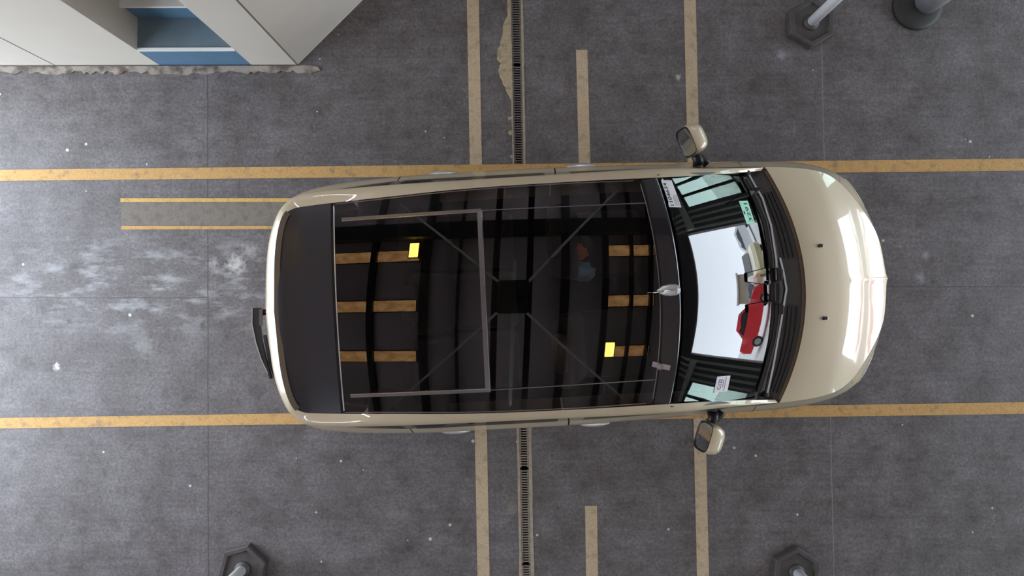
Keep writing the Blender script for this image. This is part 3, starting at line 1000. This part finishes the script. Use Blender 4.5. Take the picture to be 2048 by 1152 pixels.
for off, lab, fn in ((-1, 'rusty angle iron edging on the drain, cement side', TX0), (1, 'rusty angle iron edging on the drain, side away from the cement', TX1)):
    bm = bmesh.new()
    n = 60
    pa = []
    for i in range(n + 1):
        y = -3 + 6 * i / n
        w = (.014 if off < 0 else .020) + (.008 if y < 0 else 0) + random.uniform(-.003, .003)
        pa.append((fn(y), fn(y) + off * w, y))
    poly = [(a, y) for a, b, y in pa] + [(b, y) for a, b, y in pa[::-1]]
    add_prism(bm, poly if off < 0 else poly[::-1], .0002, .0032)
    tag(bm_obj('drain_edging', bm, M['grate_edge']), lab, 'edging')

# ------------------------------------------------------------------ stanchions
def stanchion(x, y, rot, label):
    s = empty('stanchion', (x, y, 0), rot, label, 'stanchion', 'white pole stanchions')
    R = .205
    hexa = lambda r: [(r * math.cos(math.pi / 3 * k), r * math.sin(math.pi / 3 * k)) for k in range(6)]
    bm = bmesh.new()
    rings = [[bm.verts.new((px, py, z)) for px, py in hexa(r)] for r, z in ((R, 0), (R, .055), (R * .96, .068), (R * .80, .068), (R * .74, .050), (R * .34, .050))]
    for a, b in zip(rings, rings[1:]):
        for k in range(6):
            bm.faces.new((a[k], a[(k + 1) % 6], b[(k + 1) % 6], b[k]))
    bm.faces.new(rings[0][::-1]); bm.faces.new(rings[-1])
    bm_obj('base', bm, M['base'], s)
    bm = bmesh.new(); add_lathe(bm, [(.068, .050), (.064, .062), (.050, .075), (.042, .08)], 24)
    bm_obj('collar', bm, M['base'], s, True)
    bm = bmesh.new(); add_lathe(bm, [(.041, .07), (.041, 1.00), (.034, 1.01)], 24)
    bm_obj('pole', bm, M['pole'], s, True)
    bm = bmesh.new(); add_lathe(bm, [(.050, 1.01), (.050, 1.03), (.032, 1.06), (.008, 1.07)], 24)
    bm_obj('cap', bm, M['rubber'], s, True)
stanchion(2.411, 2.27, math.radians(30), 'white pole on hexagonal base beside the grey drum stand')
stanchion(-2.243, -2.205, math.radians(16), 'white pole on hexagonal base behind the car, side away from the booth')
stanchion(2.261, -2.215, math.radians(27), 'white pole on hexagonal base ahead of the car, side away from booth')

# grey bucket standing on a round dark rubber foot, top right
bk = empty('weighted_stand', (3.30, 2.42, 0), 0, 'grey drum with a black strap on a round dark rubber foot beside a white pole', 'stand')
bm = bmesh.new(); add_lathe(bm, [(.20, 0), (.20, .03), (.17, .045), (.10, .05)], 28); bm_obj('foot', bm, M['rubber'], bk, True)
bm = bmesh.new(); add_lathe(bm, [(.10, .04), (.105, .30), (.11, .55), (.10, .56)], 28, Matrix.Translation((.06, .02, 0))); bm_obj('drum', bm, pbr('grey_drum', (.27, .265, .28), .6, noise=.3, scale=12), bk, True)
bm = bmesh.new(); add_bar(bm, [(.16, -.06, .40), (.175, -.03, .42), (.18, .0, .46), (.175, .05, .52)], .012, .03); bm_obj('strap', bm, M['rubber'], bk)

# ------------------------------------------------------------------ inspection booth, top left
BZ = 2.7
bo = empty('booth', (-3.2, 1.95, 0), 0, 'cream panelled booth with a blue recessed hatch facing the lane', 'booth')
def brel(poly):
    return [(x + 3.2, y - 1.95) for x, y in poly]
F0 = 1.95      # front plane
HX0, HX1 = -2.985, -2.215     # hatch
bm = bmesh.new()
add_prism(bm, brel([(-5.2, F0), (HX0, F0), (HX0, F0 + .6), (-5.2, F0 + .6)]), 0, BZ)
bm_obj('front_panel', bm, M['booth'], bo)
bm = bmesh.new()
add_prism(bm, brel([(HX1, F0), (-1.835, F0), (-1.835, F0 + .01), (HX1, F0 + .6)]), 0, BZ)
bm_obj('front_panel', bm, M['booth'], bo)
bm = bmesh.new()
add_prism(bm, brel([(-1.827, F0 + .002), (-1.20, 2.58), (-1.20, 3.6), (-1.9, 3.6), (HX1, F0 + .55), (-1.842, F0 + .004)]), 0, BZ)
bm_obj('corner_panel', bm, M['booth_lit_corner'], bo)
bm = bmesh.new()
add_box(bm, (HX0 + 3.2, .002, .0), (HX1 + 3.2, .05, .325)); bm_obj('hatch_apron', bm, M['blue_panel'], bo)
bm = bmesh.new(); add_box(bm, (HX0 + 3.2, -.006, .325), (HX1 + 3.2, .02, .338)); bm_obj('sill_nosing', bm, M['white_trim'], bo)
bm = bmesh.new(); add_box(bm, (HX0 + 3.2, .02, .31), (HX1 + 3.2, .26, .33)); bm_obj('hatch_sill', bm, M['blue_sill'], bo)
bm = bmesh.new(); add_box(bm, (HX0 + 3.2, .26, .20), (HX1 + 3.2, .30, .55)); bm_obj('hatch_back', bm, M['blue_panel'], bo)
bm = bmesh.new(); add_box(bm, (HX0 + 3.2, .24, .55), (HX1 + 3.2, .40, .575)); bm_obj('upper_ledge', bm, M['white_trim'], bo)
bm = bmesh.new(); add_box(bm, (HX0 + 3.2, .40, .575), (HX1 + 3.2, .43, 2.3)); bm_obj('hatch_pane', bm, pbr('brown_pane', (.06, .045, .03), .2, 0, .5), bo)
for x0, x1, y0, y1 in ((-3.864, -3.856, -.0015, .004), (-4.754, -4.746, -.0015, .004), (-1.838, -1.826, -.002, .008)):
    bm = bmesh.new(); add_box(bm, (x0 + 3.2, y0, 0), (x1 + 3.2, y1, BZ)); bm_obj('panel_joint', bm, M['booth_joint'], bo)
bm = bmesh.new()
add_prism(bm, brel([(-5.2, F0 + .6), (-5.2, 3.6), (-1.2, 3.6), (-1.2, 2.58), (-1.83, 1.95), (-5.2, 1.95)]), BZ, BZ + .05); bm_obj('booth_roof', bm, M['booth'], bo)
bm = bmesh.new()
edge = [(-6.2, 1.86)]
x = -6.2
while x < -1.72:
    x += random.uniform(.02, .07); edge.append((x, 1.885 + random.uniform(-.022, .016)))
edge += [(-1.64, 1.90), (-1.66, 1.93), (-1.75, 1.945), (-1.84, 1.938), (-6.2, 1.942)]
add_prism(bm, edge, .0002, .012)
tag(bm_obj('kerb_strip', bm, M['plinth']), 'dusty crumbling strip of filler along the booth foot', 'kerb')

# ------------------------------------------------------------------ things lying in the car, under the glass roof
def lump(name, c, s, mat, label, cat):
    bm = bmesh.new()
    bmesh.ops.create_icosphere(bm, subdivisions=4, radius=1)
    rnd = random.Random(name)
    ph = [rnd.uniform(0, 6) for _ in range(6)]
    for w in bm.verts:
        k = 1 + .10 * math.sin(4 * w.co.x + ph[0]) * math.sin(3 * w.co.y + ph[1]) + .06 * math.sin(9 * w.co.y + ph[2]) + .05 * math.sin(11 * w.co.x + ph[3])
        w.co = Vector((w.co.x * s[0] * k, w.co.y * s[1] * k, max(-.9, w.co.z) * s[2] * k)) + Vector(c)
    tag(bm_obj(name, bm, mat, None, True), label, cat)
lump('cloth_bundle', (.437, .345, .645), (.075, .062, .055), M['orange_cloth'], 'orange crumpled cloth on a seat under the black glass roof', 'cloth')
lump('soft_bag', (.465, .200, .645), (.105, .072, .055), M['blue_cloth'], 'pale blue soft bag on a seat beside the orange cloth', 'bag')

# ------------------------------------------------------------------ hall shell
def wall_with_holes(name, x, t, y0, y1, z1, holes):
    """holes: (y0, y1, z0, z1) in rising y"""
    bm = bmesh.new()
    y = y0
    for a, b, c, d in holes:
        add_box(bm, (x, y, 0), (x + t, a, z1))
        if c > 0:
            add_box(bm, (x, a, 0), (x + t, b, c))
        add_box(bm, (x, a, d), (x + t, b, z1))
        y = b
    add_box(bm, (x, y, 0), (x + t, y1, z1))
    return struct(bm_obj(name, bm, M['wall']))
WIN = [(-6.6, -3.7, .05, 2.6), (4.3, 7.0, .05, 2.6)]
wall_with_holes('wall_front', X_FRONT, .3, -Y_SIDE, Y_SIDE, Z_CEIL, [WIN[0], (DOOR_F[0], DOOR_F[1], 0, DOOR_F[2]), WIN[1]])
wall_with_holes('wall_rear', X_REAR - .3, .3, -Y_SIDE, Y_SIDE, Z_CEIL, [(DOOR_R[0], DOOR_R[1], 0, DOOR_R[2])])
for sd, nm in ((1, 'left'), (-1, 'right')):
    bm = bmesh.new(); add_box(bm, (X_REAR - .3, sd * Y_SIDE, 0), (X_FRONT + .3, sd * (Y_SIDE + .3), Z_CEIL))
    struct(bm_obj('wall_' + nm, bm, M['wall']))
bm = bmesh.new(); add_box(bm, (X_REAR - .3, -Y_SIDE - .3, Z_CEIL), (X_FRONT + .3, Y_SIDE + .3, Z_CEIL + .2))
struct(bm_obj('ceiling', bm, M['ceiling']))
M['teal_pane'] = glass('teal_pane', (.76, .86, .80), 1.45)
for k, (a, b, c, d) in enumerate(WIN):
    bm = bmesh.new(); add_box(bm, (X_FRONT + .14, a, c), (X_FRONT + .15, b, d))
    w = struct(bm_obj('window_%d' % (k + 1), bm, M['teal_pane']))
    for i in range(1, 4):
        y = a + (b - a) * i / 4
        bm = bmesh.new(); add_box(bm, (X_FRONT + .10, y - .05, c), (X_FRONT + .20, y + .05, d))
        bm_obj('mullion', bm, M['steel'], w)
# ribbed wall sheeting on either side of the front door, a gutter beam above the windows
n = 1
for a, b in ((-3.6, -2.7), (3.15, 4.2)):
    y = a
    while y < b:
        bm = bmesh.new(); add_box(bm, (X_FRONT - .05, y, .0), (X_FRONT, y + .10, 4.2)); struct(bm_obj('trim_%d' % n, bm, M['wall_rib'])); n += 1
        y += .28
for a, b in ((-7.4, -2.75), (3.15, 7.4)):
    bm = bmesh.new(); add_box(bm, (X_FRONT - .30, a, 2.75), (X_FRONT, b, 3.1)); struct(bm_obj('trim_%d' % n, bm, M['wall_rib'])); n += 1

# roof steel: purlins across the hall, a deep beam along it
for x, w in ((-2.95, .12), (-1.86, .16), (-1.18, .05), (.90, .16), (1.70, .10), (2.22, .06), (2.62, .06), (-4.4, .12)):
    bm = bmesh.new(); add_box(bm, (x - w / 2, -Y_SIDE, 7.42), (x + w / 2, Y_SIDE, 7.58)); struct(bm_obj('trim_%d' % n, bm, M['steel'])); n += 1
x = 4.3
while x < 8.9:
    bm = bmesh.new(); add_box(bm, (x, -Y_SIDE, 7.38), (x + .14, Y_SIDE, 7.58)); struct(bm_obj('trim_%d' % n, bm, M['wall_rib'])); n += 1
    x += .42
bm = bmesh.new(); add_box(bm, (X_REAR, 2.12, 7.0), (X_FRONT, 2.62, 7.40)); struct(bm_obj('trim_%d' % n, bm, M['steel'])); n += 1

# ceiling light panels (warm, dim) and two small bright floodlights
def light_panel(x0, x1, y, label):
    p = empty('ceiling_light_panel', ((x0 + x1) / 2, y, 7.6), 0, label, 'ceiling light', 'warm ceiling panels')
    h = (x1 - x0) / 2
    bm = bmesh.new(); add_box(bm, (-h, -.19, -.06), (h, .19, -.035)); bm_obj('diffuser', bm, M['panel_glow'], p)
    bm = bmesh.new()
    add_prism(bm, [(-h - .03, -.22), (h + .03, -.22), (h + .03, .22), (-h - .03, .22)], -.034, 0); bm_obj('housing', bm, M['steel'], p)
for x0, x1, where in ((-3.90, -2.02, 'rear half of the roof'), (1.72, 2.70, 'front half of the roof')):
    for y, side in ((1.60, 'booth side'), (-.16, 'middle'), (-1.95, 'side away from the booth')):
        light_panel(x0, x1, y, 'brownish ceiling light panel mirrored in the %s, %s' % (where, side))
for x, y, lab in ((-2.10, 1.75, 'small bright yellow floodlight mirrored in the roof near the tailgate'), (1.84, -1.82, 'small bright yellow floodlight mirrored in the roof near the windscreen')):
    f_ = empty('floodlight', (x, y, 7.35), 0, lab, 'floodlight', 'yellow floodlights')
    bm = bmesh.new(); add_box(bm, (-.09, -.25, 0), (.09, .25, .01)); bm_obj('lamp_face', bm, M['flood_glow'], f_)
    bm = bmesh.new(); add_box(bm, (-.11, -.27, .011), (.11, .27, .12)); bm_obj('lamp_housing', bm, M['steel'], f_)
    bm = bmesh.new(); add_tube(bm, [(0, 0, .12), (0, 0, .25)], .02, 8); bm_obj('lamp_stem', bm, M['steel'], f_)
# unseen fill tubes added along both sides to brighten floor, ceiling and booth
for sd in (1, -1):
    for x in (-3.2, .6, 4.0, 6.6):
        BAT = 5.3 if sd < 0 and x < 3 else 6.5
        b_ = empty('fill_tube', (x, sd * (6.9 if x > 3 else (4.0 if sd < 0 else 4.4)), BAT), 0, 'unseen fill tube added under the roof, %s, %s' % (
            'booth side' if sd > 0 else 'side away from the booth', {-3.2: 'rear one', .6: 'second one', 4.0: 'third one', 6.6: 'front one'}[x]), 'tube light', 'added fill tubes')
        bm = bmesh.new(); add_tube(bm, [(-.75, 0, 0), (.75, 0, 0)], .035, 10); bm_obj('tube', bm, M['fill_glow'], b_)
        bm = bmesh.new(); add_box(bm, (-.80, -.02, .05), (.80, .02, .09)); bm_obj('batten', bm, M['white_trim'], b_)
        for q in (-.6, .6):
            bm = bmesh.new(); add_tube(bm, [(q, 0, .09), (q, 0, 7.59 - BAT)], .008, 6); bm_obj('hanger', bm, M['steel'], b_)

# the overhead camera rig: housing, pipe, two beams, four stay cables
rig = empty('camera_rig', (-.07, .05, 5.62), 0, 'dark camera housing on a pipe with four stay cables, mirrored in the glass roof', 'camera rig')
rbox('housing', (0, 0, .10), (.46, .84, .18), .03, M['rig'], rig)
bm = bmesh.new(); add_lathe(bm, [(.075, -.02), (.075, .02)], 24, Matrix.Translation((.07, -.05, 0))); bm_obj('lens_barrel', bm, M['trench'], rig)
bm = bmesh.new(); add_tube(bm, [(0, -3.0, .14), (0, .95, .14)], .03, 12); bm_obj('pipe', bm, M['pipe'], rig, True)
for x in (-.30, .24):
    bm = bmesh.new(); add_box(bm, (x - .05, -7.4, .30), (x + .05, 7.3, .46)); bm_obj('cross_beam', bm, M['steel'], rig)
for a, b in (((-.25, .40, .12), (-2.55, 3.60, 1.90)), ((.20, .34, .12), (2.13, 3.95, 1.90)), ((-.25, -.40, .12), (-2.50, -3.90, 1.90)), ((.20, -.40, .12), (2.40, -3.85, 1.90))):
    bm = bmesh.new(); add_tube(bm, [a, b], .026, 8); bm_obj('stay_cable', bm, M['cable'], rig)

# ------------------------------------------------------------------ the yard beyond the front door (seen mirrored in the windscreen)
bm = bmesh.new(); add_box(bm, (X_FRONT + .02, -60, -.2), (120, 60, 0))
struct(bm_obj('yard', bm, pbr('yard_concrete', (.62, .61, .59), .8, noise=.1, scale=.6)))


def yard_car(x, y, rz, paint, label, tall=1.0):
    c = empty('parked_car', (x, y, 0), rz, label, 'car', 'cars parked outside')
    prof = [(-2.15, .35), (-2.2, .75), (-2.05, .95), (-1.3, 1.0), (-.75, 1.42), (.25, 1.45), (1.0, 1.0), (1.95, .82), (2.2, .6), (2.2, .3)]
    prof = [(a, b * tall) for a, b in prof]
    bm = bmesh.new()
    rows = []
    for yy, k in ((-.88, .97), (-.80, 1.0), (.80, 1.0), (.88, .97)):
        rows.append([bm.verts.new((a * k, yy * (.82 if b > 1.1 * tall else 1), b)) for a, b in prof])
    for r0, r1 in zip(rows, rows[1:]):
        for i in range(len(prof)):
            j = (i + 1) % len(prof)
            bm.faces.new((r0[i], r0[j], r1[j], r1[i]))
    bm.faces.new(rows[0][::-1]); bm.faces.new(rows[-1])
    bm_obj('body', bm, paint, c)
    for sd in (1, -1):
        vs = [(a, (.745 if b > 1.1 * tall else .885) * sd, b) for a, b in ((-1.1, 1.0 * tall), (-.68, 1.36 * tall), (.20, 1.38 * tall), (.78, 1.0 * tall))]
        mesh_obj('side_window', vs, [(0, 1, 2, 3)], M['black_gloss'], c)
        for ax in (-1.35, 1.35):
            m = Matrix.Translation((ax, .80 * sd, .33)) @ Matrix.Rotation(math.pi / 2 * -sd, 4, 'X')
            bm = bmesh.new(); add_lathe(bm, [(.20, -.1), (.32, -.1), (.33, .0), (.32, .1), (.20, .1)], 24, m); t = bm_obj('wheel', bm, M['rubber'], c)
            bm = bmesh.new(); add_lathe(bm, [(.19, .08), (.20, .105), (.03, .11)], 16, m); bm_obj('hub', bm, M['alloy'], t)
    vs = [(a, b * .72, z) for a, z in ((.30, 1.43 * tall), (.97, 1.02 * tall)) for b in (-1, 1)]
    mesh_obj('front_window', [(p[0] + .02, p[1], p[2] + .015) for p in vs], [(0, 1, 3, 2)], M['black_gloss'], c)
    return c
RED = pbr('red_car_paint', (.80, .035, .045), .3, 0, 1.0)
WHI = pbr('white_car_paint', (.75, .77, .80), .3, 0, 1.0)
CRM = pbr('cream_car_paint', (.72, .62, .36), .3, 0, 1.0)
GRY = pbr('grey_car_paint', (.16, .16, .18), .3, 0.3, 1.0)
yard_car(15.6, -1.45, math.radians(82), RED, 'red car parked outside, mirrored in the windscreen', 1.28)
yard_car(18.8, 5.0, math.radians(95), WHI, 'white car parked outside on the left, mirrored in the windscreen')
yard_car(15.0, 2.0, math.radians(172), CRM, 'cream car parked outside facing the hall, mirrored in the windscreen')
yard_car(22.5, 1.0, math.radians(100), GRY, 'grey car parked outside behind the red one', 1.05)
bm = bmesh.new(); add_box(bm, (-2, -1.7, 0), (2, 1.7, 2.4))
hut = empty('yard_hut', (28, 1.1, 0), 0, 'tan hut across the yard behind the parked cars', 'hut')
bm_obj('hut_walls', bm, pbr('tan_render', (.33, .27, .20), .9), hut)
bm = bmesh.new(); add_box(bm, (-2.2, -1.9, 2.4), (2.2, 1.9, 2.55)); bm_obj('hut_roof', bm, M['booth'], hut)

for x, d, rot in ((X_FRONT + .16, DOOR_F, 90), (X_REAR - .16, DOOR_R, -90)):
    l = bpy.data.lights.new('door_portal', 'AREA'); l.shape = 'RECTANGLE'
    l.size = d[1] - d[0]; l.size_y = d[2]; l.cycles.is_portal = True
    o = bpy.data.objects.new('door_portal', l); COL.objects.link(o)
    o.location = (x, (d[0] + d[1]) / 2, d[2] / 2)
    o.rotation_euler = (math.radians(90), 0, math.radians(rot))
